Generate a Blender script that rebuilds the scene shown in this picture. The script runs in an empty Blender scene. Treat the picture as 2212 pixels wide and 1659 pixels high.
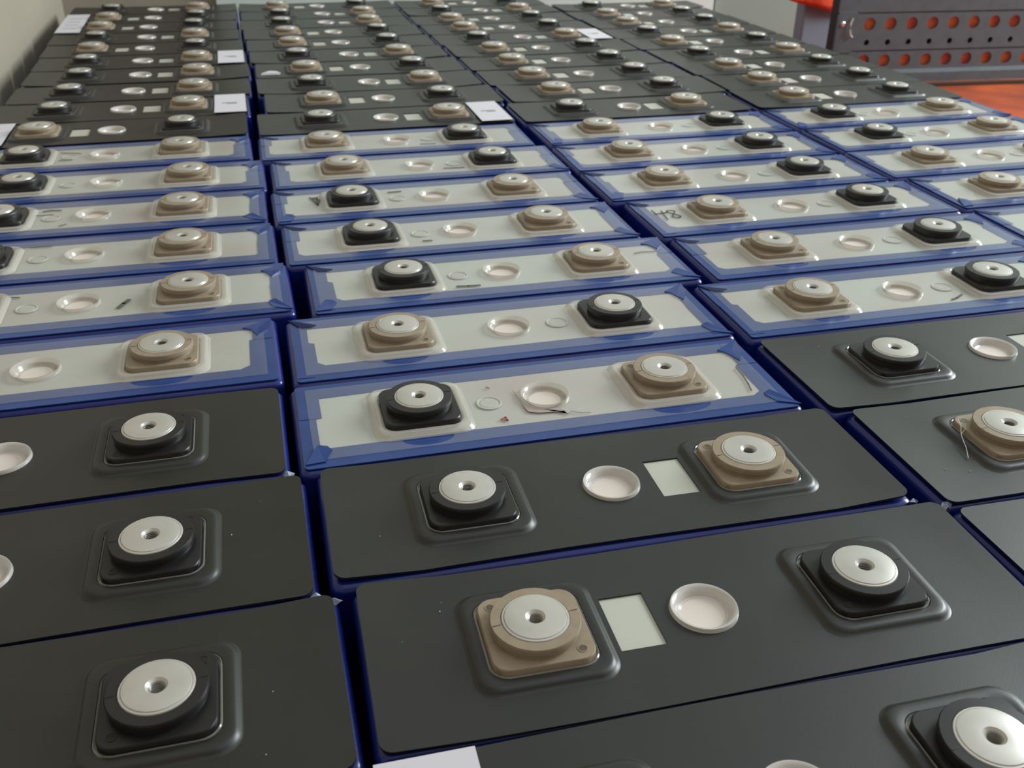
import bpy, bmesh, math, random
from mathutils import Vector, Matrix
from mathutils.geometry import delaunay_2d_cdt

U = 0.11                      # one layout unit (distance between the two terminals of a cell) in metres
PI = math.pi
sc = bpy.context.scene
C = sc.collection

# ------------------------------------------------------------------ camera
F_PX, CAM_H, PITCH, ROLL, YAW = 2128.6168, 1.857689, 0.50737659, 0.01250494, 0.26119542
fw = Vector((math.sin(YAW)*math.cos(PITCH), math.cos(YAW)*math.cos(PITCH), -math.sin(PITCH)))
r0 = Vector((math.cos(YAW), -math.sin(YAW), 0)); u0 = r0.cross(fw)
rr = r0*math.cos(ROLL) + u0*math.sin(ROLL); uu = -r0*math.sin(ROLL) + u0*math.cos(ROLL)
cam_d = bpy.data.cameras.new('camera'); cam = bpy.data.objects.new('camera', cam_d); C.objects.link(cam)
cam.matrix_world = Matrix(((rr.x, uu.x, -fw.x, 0), (rr.y, uu.y, -fw.y, 0), (rr.z, uu.z, -fw.z, CAM_H*U), (0, 0, 0, 1)))
cam_d.sensor_width = 36; cam_d.lens = F_PX/2212*36; cam_d.clip_start = 0.01; cam_d.clip_end = 50
cam_d.dof.use_dof = True; cam_d.dof.focus_distance = 0.36; cam_d.dof.aperture_fstop = 30
sc.camera = cam

# ------------------------------------------------------------------ light
w = bpy.data.worlds.new('World'); sc.world = w; w.use_nodes = True
w.node_tree.nodes['Background'].inputs[0].default_value = (0.93, 0.97, 1.0, 1)
w.node_tree.nodes['Background'].inputs[1].default_value = 0.62
def area(name, loc, target, sx, sy, power, col):
    d = bpy.data.lights.new(name, 'AREA'); d.shape = 'RECTANGLE'; d.size = sx; d.size_y = sy; d.energy = power; d.color = col
    o = bpy.data.objects.new(name, d); C.objects.link(o); o.location = loc
    o.rotation_euler = (Vector(target)-Vector(loc)).to_track_quat('-Z', 'Y').to_euler()
    return o
area('window_light', (2.2, 0.95, 1.0), (0.2, 0.7, 0), 0.8, 0.9, 42, (0.90, 0.98, 1.0))
sc.view_settings.view_transform = 'Standard'; sc.view_settings.look = 'None'
sc.view_settings.exposure = 0.45; sc.view_settings.gamma = 1.0; sc.view_settings.use_curve_mapping = False

# ------------------------------------------------------------------ materials
def lin(c):
    return tuple(((v/255)/12.92 if v/255 <= 0.04045 else ((v/255+0.055)/1.055)**2.4) for v in c) + (1,)
def mat(name, col, rough=0.5, metal=0.0, spec=0.5, noise=None, col2=None, bump=None, alpha=1.0, coat=0.0, obj_var=0.0):
    m = bpy.data.materials.new(name); m.use_nodes = True
    nt = m.node_tree; n = nt.nodes; l = nt.links; b = n['Principled BSDF']
    b.inputs['Base Color'].default_value = lin(col); b.inputs['Roughness'].default_value = rough
    b.inputs['Metallic'].default_value = metal; b.inputs['Specular IOR Level'].default_value = spec
    b.inputs['Alpha'].default_value = alpha
    if coat: b.inputs['Coat Weight'].default_value = coat; b.inputs['Coat Roughness'].default_value = 0.32
    tc = n.new('ShaderNodeTexCoord')
    if noise:
        oi = n.new('ShaderNodeObjectInfo'); va = n.new('ShaderNodeVectorMath'); va.operation = 'MULTIPLY_ADD'
        co = n.new('ShaderNodeCombineXYZ'); l.new(oi.outputs['Random'], co.inputs[0]); l.new(oi.outputs['Random'], co.inputs[1])
        l.new(co.outputs[0], va.inputs[0]); va.inputs[1].default_value = (7, 13, 3); l.new(tc.outputs['Object'], va.inputs[2])
        nz = n.new('ShaderNodeTexNoise'); nz.inputs['Scale'].default_value = noise[0]; nz.inputs['Detail'].default_value = 5
        l.new(va.outputs[0], nz.inputs['Vector'])
        cr = n.new('ShaderNodeValToRGB'); cr.color_ramp.elements[0].position = noise[1]; cr.color_ramp.elements[1].position = noise[2]
        cr.color_ramp.elements[0].color = lin(col); cr.color_ramp.elements[1].color = lin(col2)
        l.new(nz.outputs['Fac'], cr.inputs[0]); l.new(cr.outputs[0], b.inputs['Base Color'])
    if bump:
        nb = n.new('ShaderNodeTexNoise'); nb.inputs['Scale'].default_value = bump[0]; nb.inputs['Detail'].default_value = 3
        l.new(tc.outputs['Object'], nb.inputs['Vector'])
        bp = n.new('ShaderNodeBump'); bp.inputs['Strength'].default_value = bump[1]; bp.inputs['Distance'].default_value = bump[2]
        l.new(nb.outputs['Fac'], bp.inputs['Height']); l.new(bp.outputs[0], b.inputs['Normal'])
    return m
def film_mat(name, col, fac, rough, bump=None):
    m = bpy.data.materials.new(name); m.use_nodes = True
    nt = m.node_tree; n = nt.nodes; l = nt.links; b = n['Principled BSDF']
    b.inputs['Base Color'].default_value = lin(col); b.inputs['Roughness'].default_value = rough
    tr = n.new('ShaderNodeBsdfTransparent'); mx = n.new('ShaderNodeMixShader')
    lw = n.new('ShaderNodeLayerWeight'); lw.inputs[0].default_value = 0.5      # facing term, same from both sides of the thin film
    pw = n.new('ShaderNodeMath'); pw.operation = 'POWER'; pw.inputs[1].default_value = 5; l.new(lw.outputs['Facing'], pw.inputs[0])
    fr = n.new('ShaderNodeMath'); fr.operation = 'MULTIPLY_ADD'; fr.inputs[1].default_value = 0.9; fr.inputs[2].default_value = 0.05; l.new(pw.outputs[0], fr.inputs[0])
    gl = n.new('ShaderNodeBsdfGlossy'); gl.inputs['Roughness'].default_value = rough; gl.inputs['Color'].default_value = (0.85, 0.87, 0.9, 1)
    mx2 = n.new('ShaderNodeMixShader')
    mx.inputs[0].default_value = fac; l.new(tr.outputs[0], mx.inputs[1]); l.new(b.outputs[0], mx.inputs[2])
    l.new(fr.outputs[0], mx2.inputs[0]); l.new(mx.outputs[0], mx2.inputs[1]); l.new(gl.outputs[0], mx2.inputs[2])
    if bump:
        tc = n.new('ShaderNodeTexCoord'); nb = n.new('ShaderNodeTexNoise'); nb.inputs['Scale'].default_value = bump[0]
        l.new(tc.outputs['Object'], nb.inputs['Vector']); bp = n.new('ShaderNodeBump')
        bp.inputs['Strength'].default_value = bump[1]; bp.inputs['Distance'].default_value = bump[2]
        l.new(nb.outputs['Fac'], bp.inputs['Height'])
        for s in (b, gl): l.new(bp.outputs[0], s.inputs['Normal'])
    l.new(mx2.outputs[0], n['Material Output'].inputs['Surface'])
    return m

M_blue = mat('blue_film_wrap', (30, 60, 122), 0.26, spec=0.55, noise=(30, 0.4, 0.7), col2=(38, 70, 134), bump=(60, 0.25, 0.0006))
M_case = mat('blue_case_wrap', (17, 30, 102), 0.25, spec=0.5, noise=(30, 0.4, 0.7), col2=(24, 40, 122), bump=(50, 0.2, 0.0006))
M_fold = mat('blue_fold', (30, 62, 128), 0.22, spec=0.5, bump=(90, 0.5, 0.0006))
M_foldshade = mat('navy_fold_gap_shade', (20, 32, 78), 0.5, spec=0.3)  # deep navy stands in for the shade inside the back-left fold gap
M_rubber = mat('black_cover_sheet', (22, 23, 20), 0.46, spec=0.5, coat=0.3, noise=(35, 0.42, 0.75), col2=(30, 30, 26), bump=(1500, 0.18, 0.0001))
M_lid = mat('white_lid', (192, 194, 182), 0.42, spec=0.4, noise=(16, 0.42, 0.78), col2=(186, 173, 163), bump=(200, 0.1, 0.0002))
M_tan = mat('tan_plastic', (154, 139, 118), 0.4, spec=0.4, noise=(300, 0.4, 0.7), col2=(146, 131, 111))
M_tanhole = mat('tan_recess', (92, 80, 68), 0.6)
M_hole = mat('slot_black', (22, 20, 20), 0.6)
M_blackp = mat('black_plastic', (34, 33, 33), 0.36, spec=0.45)
M_disc = mat('aluminium_contact', (202, 199, 191), 0.34, metal=0.4, noise=(120, 0.4, 0.7), col2=(195, 192, 184))
M_bore = mat('threaded_bore', (150, 148, 140), 0.4, metal=0.7)
M_dark = mat('dark_recess', (28, 26, 24), 0.7)
M_film = film_mat('clear_moulded_film', (205, 209, 216), 0.1, 0.16, (40, 0.25, 0.0008))
M_lip = film_mat('clear_film_lip', (205, 203, 196), 0.15, 0.12)
M_rim = film_mat('clear_moulded_rim', (226, 220, 208), 0.42, 0.14)
M_vent = film_mat('milky_vent_cover', (222, 216, 210), 0.72, 0.18)
M_tab = mat('crumpled_clear_film', (150, 160, 186), 0.12, metal=0.3, spec=0.8)
M_vfloor = mat('vent_floor', (222, 211, 201), 0.45)
M_paper = mat('label_paper', (214, 211, 217), 0.75, spec=0.2)
M_ink = mat('grey_ink', (92, 92, 84), 0.7)
M_redink = mat('red_ink', (170, 90, 90), 0.7)
M_tear = mat('adhesive_residue', (176, 160, 154), 0.6)
M_wallb = mat('beige_wall_paint', (168, 160, 144), 0.8, spec=0.2, noise=(2, 0.3, 0.7), col2=(162, 154, 138))
M_wallg = mat('grey_wall_paint', (148, 156, 146), 0.8, spec=0.2, noise=(2, 0.3, 0.7), col2=(142, 150, 141))
M_door = mat('pale_door_paint', (222, 230, 222), 0.6)
M_floor = mat('orange_floor', (176, 74, 22), 0.5, noise=(14, 0.35, 0.7), col2=(128, 50, 20))
M_steel = mat('grey_coated_steel', (96, 106, 112), 0.5, spec=0.3, noise=(60, 0.4, 0.7), col2=(89, 98, 104))
M_orange = mat('orange_plastic', (250, 136, 78), 0.5, noise=(60, 0.4, 0.62), col2=(224, 98, 88))
M_tarp = mat('orange_cloth', (226, 74, 22), 0.6, noise=(30, 0.35, 0.65), col2=(196, 56, 20), bump=(60, 0.5, 0.004))
M_box = mat('grey_blue_box', (122, 136, 150), 0.6)
M_chrome = mat('bright_screw', (230, 230, 225), 0.2, metal=0.8)
M_dust = mat('white_dust', (205, 205, 200), 0.8)

# ------------------------------------------------------------------ mesh helpers (unit coordinates, scaled by U)
class MB:
    def __init__(s): s.v = []; s.f = []; s.mi = []; s.sm = []
    def add(s, vs, fs, mi=0, smooth=False):
        b = len(s.v); s.v += [tuple(p) for p in vs]
        for f in fs: s.f.append([b+i for i in f]); s.mi.append(mi); s.sm.append(smooth)
    def mesh(s, name, mats):
        me = bpy.data.meshes.new(name)
        me.from_pydata([(x*U, y*U, z*U) for x, y, z in s.v], [], s.f)
        for m in (mats if isinstance(mats, (list, tuple)) else [mats]): me.materials.append(m)
        me.polygons.foreach_set('material_index', s.mi); me.polygons.foreach_set('use_smooth', s.sm)
        me.validate(); me.update()
        if any(s.sm):
            bm = bmesh.new(); bm.from_mesh(me); 
            for e in bm.edges:
                if len(e.link_faces) == 2 and e.calc_face_angle(0) > 0.7: e.smooth = False
            bm.to_mesh(me); bm.free()
        return me
    def loft(s, loops, mi=0, smooth=True, cap0=False, cap1=False):
        n = len(loops[0]); vs = [p for L in loops for p in L]; fs = []
        for k in range(len(loops)-1):
            for i in range(n):
                j = (i+1) % n; fs.append([k*n+i, k*n+j, (k+1)*n+j, (k+1)*n+i])
        s.add(vs, fs, mi, smooth)
        if cap0: s.add(loops[0], [list(range(n))[::-1]], mi)
        if cap1: s.add(loops[-1], [list(range(n))], mi)
    def box(s, x0, x1, y0, y1, z0, z1, mi=0):
        vs = [(x, y, z) for z in (z0, z1) for y in (y0, y1) for x in (x0, x1)]
        s.add(vs, [(0, 2, 3, 1), (4, 5, 7, 6), (0, 1, 5, 4), (2, 6, 7, 3), (0, 4, 6, 2), (1, 3, 7, 5)], mi)
    def ribbon(s, pts, wd, z, mi=0, h=0.0015):
        for (a, b) in zip(pts[:-1], pts[1:]):
            d = Vector((b[0]-a[0], b[1]-a[1])); 
            if d.length == 0: continue
            d.normalize(); q = Vector((-d.y, d.x))*wd/2; e = d*wd*0.3
            P = [(a[0]-e.x+q.x, a[1]-e.y+q.y), (a[0]-e.x-q.x, a[1]-e.y-q.y), (b[0]+e.x-q.x, b[1]+e.y-q.y), (b[0]+e.x+q.x, b[1]+e.y+q.y)]
            s.add([(x, y, z) for x, y in P]+[(x, y, z+h) for x, y in P], [(4, 5, 6, 7), (0, 1, 5, 4), (1, 2, 6, 5), (2, 3, 7, 6), (3, 0, 4, 7)], mi)

def circ(r, z, n=40, cx=0, cy=0):
    return [(cx+r*math.cos(2*PI*(i+.5)/n), cy+r*math.sin(2*PI*(i+.5)/n), z) for i in range(n)]
def rsq(h, r, z, n=40, cx=0, cy=0, hy=None):
    """rounded square, n points, n divisible by 4"""
    hy = h if hy is None else hy; q = n//4; out = []
    for k, (sx, sy) in enumerate(((1, 1), (-1, 1), (-1, -1), (1, -1))):
        for i in range(q):
            a = k*PI/2 + (PI/2)*i/(q-1)
            out.append((cx+sx*(h-r)+r*math.cos(a), cy+sy*(hy-r)+r*math.sin(a), z))
    return out
def inside(p, poly):
    x, y = p; c = False; j = len(poly)-1
    for i in range(len(poly)):
        xi, yi = poly[i][:2]; xj, yj = poly[j][:2]
        if (yi > y) != (yj > y) and x < (xj-xi)*(y-yi)/(yj-yi)+xi: c = not c
        j = i
    return c
def sheet(mb, outer, holes, zf, thick, mi=0, grid=None, walls=True):
    """flat sheet with holes; zf(x,y) top height"""
    vs = []; es = []
    for L in [outer]+holes:
        b = len(vs); vs += [Vector(p[:2]) for p in L]; es += [(b+i, b+(i+1) % len(L)) for i in range(len(L))]
    if grid:
        xs = [p[0] for p in outer]; ys = [p[1] for p in outer]
        for i in range(1, grid[0]):
            for j in range(1, grid[1]):
                p = (min(xs)+(max(xs)-min(xs))*i/grid[0]+.0013, min(ys)+(max(ys)-min(ys))*j/grid[1]+.0007)
                if inside(p, outer) and not any(inside(p, h) for h in holes): vs.append(Vector(p))
    V, E, F, *_ = delaunay_2d_cdt(vs, es, [], 0, 1e-6)
    fs = []
    for f in F:
        c = sum((V[i] for i in f), Vector((0, 0)))/len(f)
        if inside(c, outer) and not any(inside(c, h) for h in holes):
            a, b, d = V[f[0]], V[f[1]], V[f[2]]
            fs.append(list(f) if (b-a).cross(d-a) > 0 else list(f)[::-1])
    mb.add([(v.x, v.y, zf(v.x, v.y)) for v in V], fs, mi, True)
    if walls:
        for k, L in enumerate([outer]+holes):
            top = [(p[0], p[1], zf(p[0], p[1])) for p in L]; bot = [(x, y, z-thick) for x, y, z in top]
            mb.loft([bot, top] if k == 0 else [bot, top], mi, False)

ZS = -0.078                    # level of the lid under a terminal whose contact disc is at z = 0
# ---- terminal block
def terminal_mesh(name, m, flip):
    mb = MB()
    mb.loft([rsq(.143, .048, ZS-.004), rsq(.143, .048, -.045), rsq(.140, .046, -.041), circ(.121, -.0405), circ(.119, -.027), circ(.1255, -.026),
             circ(.1265, -.011), circ(.1235, -.006), circ(.0955, -.005), circ(.0955, -.012)], 0, True, cap0=True)
    s = -1 if flip else 1
    for k in (1, -1):
        cx, cy = k*s*.105, k*.105
        mb.loft([circ(.015, -.0406, 16, cx, cy), circ(.0145, -.0392, 16, cx, cy), circ(.0115, -.0392, 16, cx, cy), circ(.011, -.0406, 16, cx, cy)], 0, True)
        mb.add(circ(.0112, -.0400, 16, cx, cy), [list(range(16))], 1)
    for k in (1, -1): mb.ribbon([(k*.099, k*.006), (k*.12, k*.008)], .003, -.0052, 1, .0005)
    return mb.mesh(name, [m, M_tanhole if flip else M_hole])
def disc_mesh():
    mb = MB(); n = 40
    mb.loft([circ(.095, -.014, n), circ(.095, -.007, n), circ(.0925, -.003, n), circ(.0875, -.0022, n), circ(.0865, -.0035, n), circ(.085, -.0005, n), circ(.0835, 0, n), circ(.028, 0, n), circ(.0215, -.006, n)], 0)
    lp = []; z = -.006
    for k in range(6):
        lp += [circ(.0215, z, n), circ(.0175, z-.003, n)]; z -= .006
    lp.append(circ(.018, z, n))
    mb.loft(lp, 1, False)
    mb.add(circ(.018, z, n), [list(range(n))], 1)
    return mb.mesh('contact_disc', [M_disc, M_bore])
ME_tan = terminal_mesh('terminal_tan', M_tan, True)
ME_blk = terminal_mesh('terminal_black', M_blackp, False)
ME_disc = disc_mesh()
# ---- lip of clear film round a terminal
mb = MB(); mb.loft([rsq(.146, .050, ZS), rsq(.146, .050, -.058), rsq(.149, .051, -.0555), rsq(.152, .053, -.058), rsq(.153, .054, ZS)], 0)
ME_lip = mb.mesh('film_lip', M_lip)
# ---- vent covers
def vent_mesh(name, m, h):
    mb = MB(); z = ZS+.004
    mb.loft([circ(.1, z), circ(.099, z+h*.6), circ(.0965, z+h), circ(.092, z+h*.95), circ(.085, z+h*.62), circ(.079, z+h*.2), circ(.071, z-.012), circ(.063, z-.015)], 0)
    mb.add(circ(.063, z-.015), [list(range(40))], 1); mb.loft([circ(.085, z-.032), circ(.084, z-.008)], 1, True); mb.add(circ(.085, z-.032), [list(range(40))], 1)
    return mb.mesh(name, [m, M_vfloor])
ME_ventc = vent_mesh('vent_clear', M_rim, .016)
ME_ventm = vent_mesh('vent_milky', M_vent, .014)
# ---- filler cap ring
mb = MB(); z = ZS+.002
mb.loft([circ(.05, z, 32), circ(.048, z+.003, 32), circ(.044, z+.003, 32), circ(.042, z, 32), circ(.036, z, 32), circ(.034, z+.0015, 32), circ(.031, z+.0015, 32)], 0)
mb.add(circ(.031, z+.0015, 32), [list(range(32))], 0)
ME_fill = mb.mesh('filler', M_lid)
# ---- case (rounded box) : top face at ZS-.005
def case_mesh():
    mb = MB(); hx, hy, r, er = .976, .318, .035, .028; zt = ZS-.006; zb = -1.078
    L = [rsq(hx-.02, r, zb, 24, hy=hy-.02), rsq(hx, r, zb+.02, 24, hy=hy)]
    for k in range(6):
        a = PI/2*k/5; ins = er*(1-math.cos(a)); L.append(rsq(hx-ins, max(r-ins*.5, .01), zt-er+er*math.sin(a), 24, hy=hy-ins))
    mb.loft(L, 0, True, cap0=True)
    sheet(mb, [p[:2] for p in L[-1]], [circ(.086, 0, 40)], lambda x, y: ZS-.006, 0, grid=None, walls=False)
    return mb.mesh('case', M_case)
ME_case = case_mesh()
mb = MB(); sheet(mb, [(.93, .25), (-.93, .25), (-.93, -.24), (.93, -.24)], [circ(.086, 0, 40)], lambda x, y: ZS-.001, .0055); ME_lid = mb.mesh('lid', M_lid)
# ---- black cover sheet variants
def cover_mesh(qside, seed):
    R = random.Random(seed); mb = MB(); base = ZS+.006
    ax = R.uniform(.0, .012); ay = R.uniform(-.4, .4); dx0, dx1 = R.uniform(-.006, .006), R.uniform(-.006, .006)
    y0 = -.308+R.uniform(-.004, .01); y1 = .309+R.uniform(-.006, .006); sk = R.uniform(-.008, .008)
    def zf(x, y):
        e = max(0, abs(x)-.72)/.24
        return base + ax*e*e*(1+ay*y*3) + .0012*math.sin(5*x+seed)*math.cos(4*y) * (1 if abs(x) > .7 or abs(x) < .3 else 0)
    out = []
    for k, (cx, cy) in enumerate(((.963+dx1, y1), (-.963+dx0, y1), (-.963+dx0, y0), (.963+dx1, y0))):
        sx = 1 if cx > 0 else -1; sy = 1 if cy > 0 else -1; r = .035
        for i in range(6):
            a = k*PI/2+PI/2*i/5; out.append((cx-sx*r+r*math.cos(a), cy-sy*r+r*math.sin(a)))
        n = 8; nx = ((-.963+dx0, y1), (-.963+dx0, y0), (.963+dx1, y0), (.963+dx1, y1))[k]
        if k in (0, 2):
            for i in range(1, n):
                t = i/n; x = (cx-sx*r)*(1-t)+(nx[0]+sx*r)*t; out.append((x, cy+.006*math.sin(3*x+seed)+sk*x))
    holes = []
    for tx in (-.5, .5): holes.append(rsq(.2, .065, 0, 40, tx))
    holes.append(circ(.1005, 0, 40)[::1])
    q = qside*.2175; holes.append([(q+.066, .107), (q+.0665, -.107), (q-.066, -.107), (q-.066, .107)][::-1])
    sheet(mb, out, holes, zf, .007, grid=(28, 9))
    for tx in (-.5, .5):
        b0 = [(x, y, zf(x, y)) for x, y, _ in rsq(.2, .065, 0, 40, tx)]
        z = base
        mb.loft([b0, rsq(.195, .062, z+.002, 40, tx), rsq(.190, .06, z+.007, 40, tx), rsq(.185, .058, z+.013, 40, tx), rsq(.178, .056, z+.0155, 40, tx),
                 rsq(.165, .055, z+.0155, 40, tx), rsq(.1545, .055, z+.0135, 40, tx), rsq(.154, .055, ZS, 40, tx)], 0, True)
    return mb.mesh('cover', M_rubber)
ME_cover = {(q, s): cover_mesh(q, s*7+q) for q in (-1, 1) for s in range(5)}
# ---- blue wrap folded over the lid edge, corner folds and clear film
def border_mesh(seed):
    R = random.Random(seed); j = lambda a: R.uniform(-a, a); mb = MB()
    xl, xr = -.876+j(.01), .868+j(.012); stl, strr = R.choice((.022, -.02, .02)), R.choice((.018, -.018, .02)); yt, yb = .198+j(.008), -.178+j(.008)
    nl, nr = .05+j(.03), .045+j(.06)
    inner = [(xl, yt-.004), (xl+j(.003), nl), (xl+stl, nl-.008), (xl+stl+j(.004), yb+.03), (xl+stl+.03, yb)]
    for t in (.15, .3, .5, .7, .85): inner.append((xl+stl+(xr-xl-stl-strr)*t, yb+j(.004)))
    inner += [(xr-strr-.04, yb-.002), (xr-strr, yb+.028), (xr-strr+j(.004), nr-.008), (xr, nr), (xr+j(.003), yt-.02), (xr-.03, yt)]
    for t in (.15, .4, .6, .85): inner.append((xr-.03+(xl-xr)*t, yt+j(.003)))
    outer = rsq(.955, .02, 0, 24, hy=.299)
    zf = lambda x, y: ZS-.0005+.0022*(1 if abs(y) < .19 and y < nl and abs(x) > .8 else 0)
    sheet(mb, outer, [inner], lambda x, y: ZS+.001, .006, grid=None)
    # second ply of film, a strip at each end that lies on the first
    for sx, xi, st, nn in ((-1, xl, stl, nl), (1, xr, strr, nr)):
        a = xi+(-sx*abs(st)*-0 if 0 else 0)
        x0, x1 = sorted((sx*.952, xi-sx*0.002)); mb.box(x0, x1, nn-.006 if st*(-sx) < 0 else -.27, .27 if st*(-sx) < 0 else nn, ZS+.001, ZS+.0028)
    return mb.mesh('border', M_blue)
ME_border = [border_mesh(s) for s in range(6)]
def fold_mesh(kind, seed):
    """corner tuck of the wrap: kind 0 back-left, 1 back-right, 2 front-left, 3 front-right"""
    R = random.Random(seed*5+kind); j = lambda a: R.uniform(-a, a); mb = MB()
    sx = -1 if kind in (0, 2) else 1
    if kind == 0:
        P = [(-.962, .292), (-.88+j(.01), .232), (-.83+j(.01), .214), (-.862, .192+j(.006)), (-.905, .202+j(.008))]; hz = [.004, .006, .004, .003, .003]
    elif kind == 1:
        w_ = R.uniform(.03, .09); P = [(.955, .285), (.955-.02, .19-w_*.3), (.89, .10+j(.03)), (.86, .185), (.85-w_*.3, .205)]; hz = [.004, .008, .004, .004, .006]
    elif kind == 2:
        w_ = R.uniform(0, .03); P = [(-.95, -.275), (-.90, -.175+w_), (-.865, -.175), (-.85, -.2), (-.88, -.268)]; hz = [.003, .009, .007, .004, .003]
    else:
        P = [(.965, -.29), (.895+j(.01), -.165), (.86, -.178), (.83+j(.03), -.2), (.88, -.25)]; hz = [.003, .008, .005, .004, .003]
    n = len(P); cx = sum(p[0] for p in P)/n; cy = sum(p[1] for p in P)/n
    top = [(x, y, ZS+.003+h) for (x, y), h in zip(P, hz)]; bot = [(x, y, ZS+.0005) for x, y in P]
    if (P[1][0]-P[0][0])*(P[2][1]-P[0][1])-(P[1][1]-P[0][1])*(P[2][0]-P[0][0]) < 0: top = top[::-1]; bot = bot[::-1]
    mb.loft([bot, top], 0, False)
    mb.add(top+[(cx, cy, ZS+.003+.004+j(.003))], [(i, (i+1) % n, n) for i in range(n)], 0)
    return mb.mesh('fold', M_foldshade if kind == 0 else M_fold)
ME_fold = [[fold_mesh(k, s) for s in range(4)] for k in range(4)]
def film_mesh(seed):
    R = random.Random(seed+40); mb = MB(); z = ZS+.0045; out = []
    hx, yt, yb = .925+R.uniform(-.01, .01), .262, -.254+R.uniform(-.006, .004)
    for k, (cx, cy) in enumerate(((hx, yt), (-hx, yt), (-hx, yb), (hx, yb))):
        sx = 1 if cx > 0 else -1; sy = 1 if cy > 0 else -1; r = .03
        for i in range(4):
            a = k*PI/2+PI/2*i/3; out.append((cx-sx*r+r*math.cos(a), cy-sy*r+r*math.sin(a)))
        if k == 2:
            for tx in (-.5, .5):
                wv = .1; out.append((tx-wv-.004, yb))
                for i in range(1, 12):
                    t = i/12; out.append((tx-wv+2*wv*t, -.196-.048*math.sin(PI*t)*.0 + (0 if 0 else 0) - .0*t))
                out.append((tx+wv+.004, yb))
    # crescent windows: film is cut away in a segment below each terminal
    out2 = []
    out = [(hx, yt), (-hx, yt), (-hx, yb), (hx, yb)]
    holes = []
    for tx in (-.5, .5):
        holes.append(rsq(.19, .055, 0, 40, tx))
        wv = .105+R.uniform(-.015, .03); dp = .05+R.uniform(-.008, .006); top = -.1935
        holes.append([(tx+wv*math.cos(a), top-.001+dp*math.sin(a)) for a in [-PI*i/14 for i in range(15)]])
    holes.append(circ(.1, 0, 40))
    sheet(mb, out, holes, lambda x, y: z, .001, grid=(20, 6), walls=False)
    for tx in (-.5, .5):
        mb.loft([rsq(.19, .055, z, 40, tx), rsq(.187, .054, z+.003, 40, tx), rsq(.181, .052, z+.011, 40, tx), rsq(.174, .05, z+.0175, 40, tx), rsq(.166, .05, z+.019, 40, tx),
                 rsq(.154, .052, z+.0185, 40, tx), rsq(.149, .051, z+.015, 40, tx), rsq(.146, .050, z, 40, tx)], 1, True)
    return mb.mesh('film', [M_film, M_rim])
ME_film = [film_mesh(s) for s in range(4)]

# ------------------------------------------------------------------ objects
def obj(name, me, parent=None, loc=None):
    o = bpy.data.objects.new(name, me); C.objects.link(o)
    if parent: o.parent = parent
    if loc: o.location = Vector(loc)*U
    return o
def tag(o, label, cat, group=None):
    o['label'] = label; o['category'] = cat
    if group: o['group'] = group
def struct(name, me, loc=None):
    o = obj(name, me, None, loc); o['kind'] = 'structure'; return o

# ---- setting
mb = MB(); mb.box(-14, 30, -12, 14.75, -1.4, -1.08); struct('floor', mb.mesh('floor', M_floor))
mb = MB(); mb.box(-2.2, 6.97, 14.6, 15, -1.4, 20); mb.box(6.97, 7.03, 14.75, 15, -1.4, 20)
wb = struct('wall_back', mb.mesh('wall_back', M_wallb))
mb = MB(); mb.box(7.03, 30, 14.6, 15, -1.4, 20); struct('wall_back_right', mb.mesh('wall_back_right', M_wallg)).name = 'wall_right'
mb = MB(); mb.box(-.27, 6.95, 14.5, 14.6, -1.08, 17); struct('door_1', mb.mesh('door', M_door))
mb = MB(); mb.box(-2.6, -2.2, -12, 15, -1.4, 20); struct('wall_left', mb.mesh('wall_left', M_wallb))
mb = MB(); mb.box(-2.6, 30, -12.4, -12, -1.4, 20); struct('wall_light_blocker', mb.mesh('wall_light_blocker', M_wallb))  # unseen wall behind the camera, added to block world light from the front

# ---- cells : x, y, rotation, 'T' = tan terminal at the left
A = [(-0.888,1.941,.001),(-0.937,2.584,-.005),(-0.98,3.242,-.006),(-0.968,3.918,.006),(-0.877,4.575,.008),(-0.918,5.206,-.004),(-0.941,5.849,-.008),(-0.925,6.475,-.002),(-0.992,7.115,.008),(-1.003,7.756,0),(-0.972,8.4,.001),(-0.94,9.051,.003),(-0.926,9.706,.003),(-0.945,10.359,.002),(-0.964,11.016,-.001),(-0.985,11.67,.003),(-1.004,12.323,0),(-0.988,12.975,0),(-0.99,13.623,.001)]
B = [(1.046,1.3,-.012),(1.096,1.942,-.021),(1.048,2.593,-.015),(0.998,3.231,-.002),(1.016,3.871,-.002),(1.143,4.507,-.006),(1.062,5.139,-.001),(1.034,5.773,.001),(1.056,6.416,-.002),(1.0,7.061,-.008),(1.016,7.708,.003),(1.087,8.351,-.005),(1.052,9.002,-.001),(1.051,9.655,-.004),(1.019,10.308,0),(1.006,10.961,-.001),(0.993,11.616,-.002),(0.972,12.268,-.001),(0.986,12.916,0),(0.977,13.56,-.002)]
Cc = [(3.07,1.88,0),(3.066,2.525,-.001),(3.012,3.168,.003),(2.998,3.821,-.001),(3.137,4.459,-.003),(3.1,5.101,.007),(3.03,5.741,.004),(3.027,6.377,.002),(3.03,7.013,.002),(3.009,7.656,.006),(3.076,8.303,.007),(3.045,8.953,.002),(3.024,9.609,.003),(3.005,10.262,.007),(2.985,10.911,0),(2.974,11.558,.001),(2.95,12.206,.003),(2.958,12.852,-.002),(2.958,13.5,0)]
D = [(5.09,4.493,0),(5.075,5.138,-.001),(5.015,5.781,-.001),(5.031,6.421,.008),(5.023,7.056,.01),(5.017,7.688,-.007),(5.044,8.328,-.002),(5.02,8.976,-.007),(5.005,9.625,.007),(4.98,10.274,-.001),(4.955,10.922,.006),(4.948,11.564,.001),(4.925,12.209,.006),(4.936,12.852,.002)]
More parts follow.
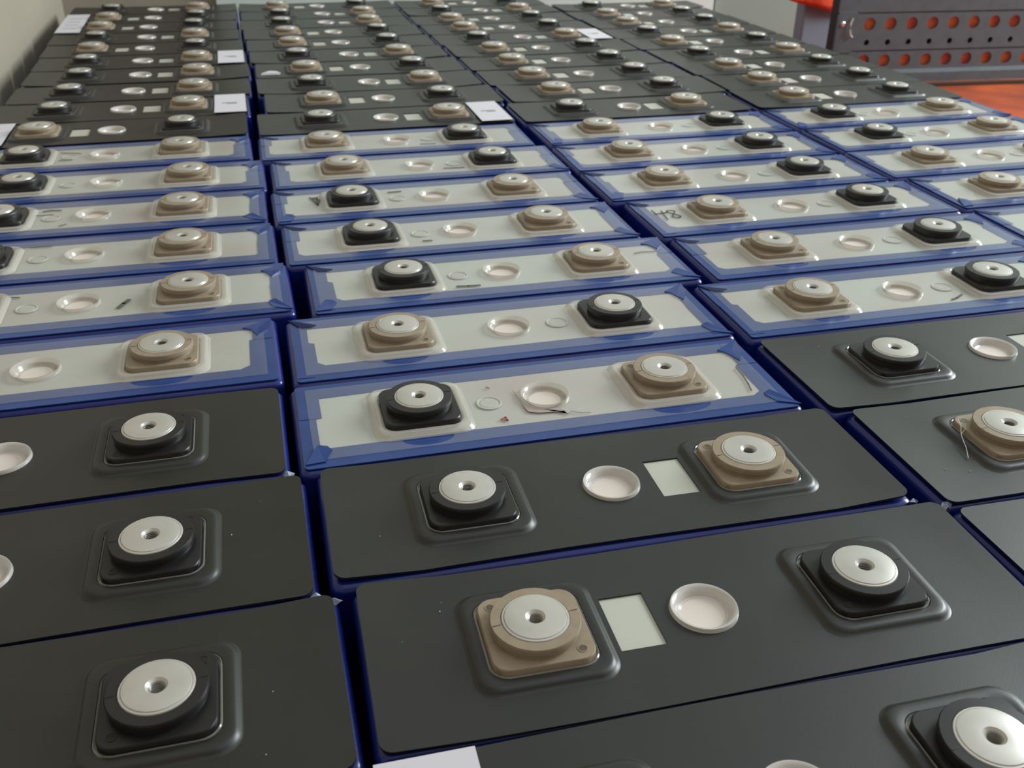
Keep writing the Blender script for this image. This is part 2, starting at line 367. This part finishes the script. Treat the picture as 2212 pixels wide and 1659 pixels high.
cols = [('leftmost column', A, 'TTTKKKKKKTKKKKTKTTK', 3, 9), ('second column from left', B, 'TTKKTKKKTTKTKTKTTKKT', 3, 10),
        ('third column from left', Cc, 'TTKTTTTTTKTTTTKTTKT', 3, 9), ('rightmost column', D, 'TTTKKTTTKTKTTK', 0, 5)]
ORD = ['first', 'second', 'third', 'fourth', 'fifth', 'sixth', 'seventh', 'eighth', 'ninth', 'tenth']
paper = {('A', 9): -1, ('A', 10): 1, ('A', 13): 1, ('B', 10): 1, ('B', 0): -1, ('C', 14): 1}
tabs = {('A', 0): (.962, .30), ('A', 1): (.965, -.302), ('A', 2): (.965, -.302), ('B', 2): (.965, -.305), ('C', 1): (-.962, -.302), ('B', 0): (-.955, .30)}
marks = {
 ('A', 4): [([(.183, -.092), (.202, -.049), (.223, -.011)], .02), ([(-.352, .185), (-.32, .147), (-.276, .136)], .008)],
 ('A', 6): [([(-.285, .123), (-.244, .138), (-.189, .126)], .012), ([(-.321, .057), (-.222, .056)], .007), ([(-.162, -.15), (-.13, -.126)], .007)],
 ('A', 5): [([(-.288, .179), (-.184, .173)], .008)],
 ('A', 8): [([(-.292, .115), (-.161, .073)], .008), ([(-.284, -.076), (-.204, -.075)], .008)],
 ('B', 5): [([(-.259, -.139), (-.204, -.147), (-.147, -.15)], .014), ([(.743, .082), (.8, .094), (.861, .083)], .005)],
 ('B', 6): [([(-.231, -.121), (-.184, -.124)], .012)],
 ('B', 7): [([(-.267, .115), (-.188, .12)], .014), ([(-.745, .124), (-.726, .056), (-.708, -.027), (-.69, .063), (-.732, .105), (-.70, .11), (-.71, .02)], .010)],
 ('B', 8): [([(.144, -.105), (.208, -.111), (.279, -.111)], .012)],
 ('B', 9): [([(.154, -.134), (.257, -.146)], .010)],
 ('C', 3): [([(.175, -.149), (.211, -.137), (.261, -.108)], .010)],
 ('B', 3): [([(.844, .044), (.842, -.027), (.83, -.10), (.818, -.15)], .006)],
}
rng = random.Random(5)
cell_objs = {}
def label_part(root, side, mat_z):
    mb = MB(); x0 = .70*side; x1 = .945*side
    if x0 > x1: x0, x1 = x1, x0
    mb.box(x0, x1, -.305, .305, mat_z, mat_z+.003, 0)
    cx = (x0+x1)/2; mb.ribbon([(cx-.06, .0), (cx+.05, .0)], .012, mat_z+.003, 1); mb.ribbon([(cx-.02, -.03), (cx+.05, -.03)], .01, mat_z+.003, 1)
    return obj('paper_label', mb.mesh('paper_label', [M_paper, M_ink]), root)
ME_stroke_cache = {}
for ci, (cname, L, pol, b0, b1) in enumerate(cols):
    letter = 'ABCD'[ci]
    for i, (x, y, t) in enumerate(L):
        blue = b0 <= i < b1; tanleft = pol[i] == 'T'
        root = bpy.data.objects.new('battery_cell', None); C.objects.link(root)
        root.empty_display_size = .02
        root.location = (x*U, y*U, 0); root.rotation_euler = (0, 0, t)
        if blue: head = 'white-topped battery cell in blue wrap'; where = '%s white-topped one from the front, %s' % (ORD[i-b0], cname)
        elif i < b0: head = 'black-topped battery cell'; where = '%s black-topped one in the near rows, %s' % (ORD[i], cname)
        else: head = 'black-topped battery cell'; where = '%s one behind the white-topped cells, %s' % (ORD[i-b1], cname)
        if letter == 'C' and i == 5: lab = 'white-topped battery cell in blue wrap with 48 handwritten on its left end'
        else: lab = head+', '+where
        tag(root, lab, 'battery cell', 'prismatic battery cells in four columns')
        cell_objs[(letter, i)] = root
        obj('case', ME_case, root)
        lid = obj('lid', ME_lid, root)
        for side in (-1, 1):
            istan = (side == -1) == tanleft
            tb = obj('terminal_block', ME_tan if istan else ME_blk, root, (side*.5, 0, 0))
            tb['label'] = 'tan plastic terminal block' if istan else 'black plastic terminal block'
            dd = obj('contact_disc', ME_disc, tb); dd.rotation_euler = (0, 0, rng.uniform(0, 6))
            if not blue: obj('film_lip', ME_lip, root, (side*.5, 0, 0))
        tside = -1 if tanleft else 1
        if blue:
            obj('wrap_border', ME_border[rng.randrange(6)], root)
            for k in range(4):
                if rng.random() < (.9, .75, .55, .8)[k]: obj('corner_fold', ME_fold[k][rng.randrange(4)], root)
            obj('clear_film', ME_film[rng.randrange(4)], root)
            obj('vent_cover', ME_ventc, root)
            obj('filler_cap', ME_fill, root, (-tside*.2265, 0, 0))
            if (letter, i) in marks:
                for pts, wd in marks[(letter, i)]:
                    mb = MB(); mb.ribbon(pts, wd, ZS+.0055); obj('pen_mark', mb.mesh('pen_mark', M_ink), root)
            if letter == 'B' and i == 3:
                e = [(-.111, .073), (-.106, .012), (-.101, -.064), (-.094, -.103), (-.057, -.12), (.004, -.126), (.041, -.127), (.048, -.153), (.067, -.137), (.099, -.157), (.136, -.162)]
                mb = MB(); mb.ribbon(e, .003, ZS+.0055)
                mb.add([(px, py, ZS+.0056) for px, py in e[:8]+[(.03, -.102), (-.04, -.096), (-.085, -.06), (-.1, 0)]], [list(range(12))])
                obj('torn_film_edge', mb.mesh('torn_film_edge', M_tear), root)
                mb = MB(); mb.ribbon([(-.21, -.135), (-.191, -.124), (-.189, -.148), (-.199, -.141)], .008, ZS+.0055); mb.ribbon([(-.21, .12), (-.2, .11)], .006, ZS+.0055)
                r_ = obj('red_mark', mb.mesh('red_mark', M_redink), root)
            if letter == 'C' and i == 5:
                mb = MB()
                mb.ribbon([(-.865, .115), (-.862, .05), (-.79, .06)], .009, ZS+.0055)
                mb.ribbon([(-.812, .095), (-.832, -.055)], .009, ZS+.0055)
                # figure 8
                c8 = []
                for q in range(25):
                    a = 2*PI*q/24; c8.append((-.76+.024*math.sin(2*a), .028+.065*math.cos(a)))
                mb.ribbon(c8, .008, ZS+.0055)
                obj('handwritten_number', mb.mesh('handwritten_number', M_ink), root)
        else:
            obj('cover_sheet', ME_cover[(tside, rng.randrange(5))], root)
            obj('vent_cover', ME_ventm, root)
            if (letter, i) in tabs:
                tx, ty = tabs[(letter, i)]; R2 = random.Random(i*3+ci); mb = MB()
                P = [(tx+.022*math.cos(a)+R2.uniform(-.006, .006), ty+.016*math.sin(a)+R2.uniform(-.005, .005), ZS-.02+R2.uniform(0, .022)) for a in [PI*k/4 for k in range(8)]]
                mb.add(P+[(tx, ty, ZS+.008)], [(k, (k+1) % 8, 8) for k in range(8)]+[(7, 6, 5, 4, 3, 2, 1, 0)]); obj('film_tab', mb.mesh('film_tab', M_tab), root)['label'] = 'crumpled clear film tab'
            if (letter, i) in paper: label_part(root, paper[(letter, i)], ZS+.007+.012)

# ---- large paper label lying over two cells at the far left corner
mb = MB()
vs = [(-1.955, 12.04), (-1.70, 12.02), (-1.715, 13.28), (-1.965, 13.29)]
mb.loft([[(x, y, -.0605) for x, y in vs], [(x, y, -.0565) for x, y in vs]], 0, False, True, True)
for k in range(4): mb.ribbon([(-1.9, 12.3+k*.22), (-1.77, 12.3+k*.22)], .012, -.0565, 1)
o = obj('paper_label', mb.mesh('far_label', [M_paper, M_ink])); tag(o, 'long white paper label lying across two black-topped cells, far left corner', 'label')
# scrap of paper
mb = MB(); vs = [(.13, 9.46), (.30, 9.45), (.26, 9.53), (.2, 9.55)]
mb.loft([[(x, y, -.066) for x, y in vs], [(x+.01, y+.01, -.05) for x, y in vs]], 0, False, True, True)
o = obj('paper_scrap', mb.mesh('paper_scrap', M_paper)); tag(o, 'tiny white paper scrap on a black-topped cell beside the first column gap', 'paper scrap')
# fibre on the tan terminal at the right
def tube(mb, pts, r, n=5):
    loops = []
    for k, p in enumerate(pts):
        a = Vector(pts[max(0, k-1)]); b = Vector(pts[min(len(pts)-1, k+1)]); d = (b-a).normalized(); s_ = d.cross(Vector((0, 0, 1))).normalized(); t_ = s_.cross(d)
        loops.append([tuple(Vector(p)+s_*r*math.cos(2*PI*i/n)+t_*r*math.sin(2*PI*i/n)) for i in range(n)])
    mb.loft(loops, 0, True, True, True)
cx, cy = 3.066, 2.525
mb = MB(); tube(mb, [(cx-.62, cy+.12, -.042), (cx-.645, cy+.07, -.04), (cx-.672, cy+.03, -.045), (cx-.69, cy-.01, -.05), (cx-.70, cy-.04, -.055), (cx-.725, cy-.09, -.066)], .0016)
tube(mb, [(cx-.672, cy+.03, -.045), (cx-.64, cy+.05, -.041), (cx-.615, cy+.085, -.040)], .0012)
o = obj('fibre_strand', mb.mesh('fibre_strand', M_dust)); tag(o, 'fine pale fibre caught on the tan terminal at the right edge', 'fibre')
# dust specks
mb = MB(); R = random.Random(11)
for k in range(260):
    ci = R.randrange(4); L = cols[ci][1]; i = min(int(abs(R.gauss(0, 2.2))), len(L)-1); x, y, t = L[i]
    if cols[ci][3] <= i < cols[ci][4]: continue
    lx, ly = R.uniform(-.9, .9), R.uniform(-.27, .27)
    if min(abs(lx-.5), abs(lx+.5)) < .21 or abs(lx) < .3: continue
    s_ = R.choice((.0018, .0025, .0035)); px, py, z = x+lx, y+ly, ZS+.0085; a = R.uniform(0, 3)
    d1 = (s_*math.cos(a), s_*math.sin(a)); d2 = (-d1[1]*.6, d1[0]*.6)
    mb.add([(px+d1[0], py+d1[1], z), (px+d2[0], py+d2[1], z+.002), (px-d1[0], py-d1[1], z), (px-d2[0], py-d2[1], z+.001), (px, py, z+s_)], [(0, 1, 4), (1, 2, 4), (2, 3, 4), (3, 0, 4), (3, 2, 1, 0)])
o = obj('dust_specks', mb.mesh('dust_specks', M_dust)); o['kind'] = 'stuff'; tag(o, 'white dust specks scattered over the near black cover sheets', 'dust')

# ---- perforated steel rack on the orange floor, far right
rk = bpy.data.objects.new('perforated_rack', None); C.objects.link(rk); rk.location = (8.0*U, 11.95*U, 0); rk.rotation_euler = (0, 0, math.radians(-4))
tag(rk, 'grey perforated steel rack with orange showing through its round holes, on orange floor', 'rack')
def strip(mb, z0, z1, zc, r, s0, pitch, nh, xa, xb, y=0.0, th=.03, n=24):
    """panel strip xa..xb with a row of round holes"""
    def rect(a, b): mb.box(a, b, y, y+th, z0, z1)
    rect(xa, s0-pitch/2)
    for k in range(nh):
        c = s0+k*pitch; a, b = c-pitch/2, c+pitch/2; ring = []; out = []
        for i in range(n):
            t = 2*PI*(i+.5)/n; dx, dz = math.cos(t), math.sin(t); ring.append((c+r*dx, zc+r*dz))
            sx = (b-c)/abs(dx) if dx else 9; sz = ((z1-zc) if dz > 0 else (zc-z0))/abs(dz); m_ = min(sx, sz); out.append((c+m_*dx, zc+m_*dz))
        # corner points snapped
        for cxn, czn in ((b, z1), (a, z1), (a, z0), (b, z0)):
            kk = min(range(n), key=lambda i: (out[i][0]-cxn)**2+(out[i][1]-czn)**2); out[kk] = (cxn, czn)
        f0 = [(p[0], y, p[1]) for p in out]; f1 = [(p[0], y, p[1]) for p in ring]; f2 = [(p[0], y+th, p[1]) for p in ring]
        mb.loft([f0, f1, f2], 0, False)
    rect(s0+(nh-.5)*pitch, xb)
s0, p_ = -.012, .302
mb = MB()
strip(mb, -.575, -.36, -.478, .038, s0, p_, 10, -.47, 3.2); strip(mb, -.36, -.115, -.247, .081, s0, p_, 10, -.47, 3.2)
strip(mb, -.83, -.595, -.715, .081, s0, p_, 10, -.47, 3.2)
mb.box(-.47, 3.2, 0, .03, -.095, .6)
mb.box(-.47, -.22, -.012, .0, -.6, -.09)
mb.box(-.22, 3.2, .012, .03, -.115, -.095); mb.box(-.22, 3.2, .012, .03, -.595, -.575)
obj('front_panel', mb.mesh('front_panel', M_steel), rk)
mb = MB(); mb.box(-.47, -.44, .03, .22, -1.0, .6); obj('side_panel', mb.mesh('side_panel', M_dark), rk)
mb = MB(); mb.box(-.42, 3.15, .075, .1, -.82, .5); obj('inner_board', mb.mesh('inner_board', M_orange), rk)['label'] = 'orange plastic board'
mb = MB(); mb.box(-.42, 3.15, .05, .07, -.56, -.39); obj('backing_strip', mb.mesh('backing_strip', M_dark), rk)['label'] = 'dark backing strip'
mb = MB(); mb.loft([[(-.45, .0, -.83), (3.2, 0, -.83), (3.2, .25, -.83), (-.45, .25, -.83)][::-1], [(-.45, -.02, -.88), (3.2, -.02, -.88), (3.2, .25, -.87), (-.45, .25, -.87)][::-1], [(-.45, -.02, -1.0), (3.2, -.02, -1.0), (3.2, .25, -1.0), (-.45, .25, -1.0)][::-1]], 0, False, True, True)
obj('base_rail', mb.mesh('base_rail', M_steel), rk)
for k in range(2):
    mb = MB(); x_ = (-.3, 2.9)[k]; mb.box(x_, x_+.15, .03, .2, -1.08, -1.0); obj('foot', mb.mesh('foot', M_dark), rk)
mb = MB(); mb.loft([[(x, -.0-h, z) for x, z, _ in [(p[0], p[1], 0) for p in circ(r, 0, 16, -.40, -.235)]] for r, h in ((.035, .0), (.033, .02), (.02, .03))][::1], 0, True)
mb.add([(p[0], -.03, p[1]) for p in circ(.02, 0, 16, -.40, -.235)], [list(range(16))]); obj('screw', mb.mesh('screw', M_chrome), rk)['label'] = 'bright screw head'
mb = MB(); tube(mb, [(-.28, -.03, -.16), (-.30, -.035, -.22), (-.305, -.035, -.3), (-.285, -.035, -.37), (-.25, -.03, -.40)], .012); obj('wire_hook', mb.mesh('wire_hook', M_disc), rk)

# ---- grey box and orange cloth between wall and rack
mb = MB(); mb.loft([rsq(.42, .03, -1.08, 16, hy=.12), rsq(.42, .03, .06, 16, hy=.12), rsq(.40, .03, .08, 16, hy=.1)], 0, False, True, True)
o = obj('storage_box', mb.mesh('storage_box', M_box), None, (8.2, 13.4, 0)); tag(o, 'grey blue box standing behind the left end of the perforated rack', 'box')
mb = MB(); nx, ny = 16, 10; vs = []; fs = []
for i in range(nx+1):
    for j_ in range(ny+1):
        s_ = i/nx; t = j_/ny; x = 7.45+s_*1.1; low = -.09-.26*s_**.8; rip = .02*math.sin(9*s_+2*t)
        if t < .5: vs.append((x, 13.2+rip, low+(.12-low)*t*2))
        else: vs.append((x, 13.2+rip*(1-t)*2+(t-.5)*.8, .12+.01*math.sin(7*s_+9*t)))
for i in range(nx):
    for j_ in range(ny):
        a = i*(ny+1)+j_; fs.append((a, a+ny+1, a+ny+2, a+1))
mb.add(vs, fs, 0, True)
me = mb.mesh('orange_cloth', M_tarp); o = obj('orange_cloth', me); md = o.modifiers.new('s', 'SOLIDIFY'); md.thickness = .002
tag(o, 'orange cloth draped over the grey blue box, hanging beside the rack', 'cloth')
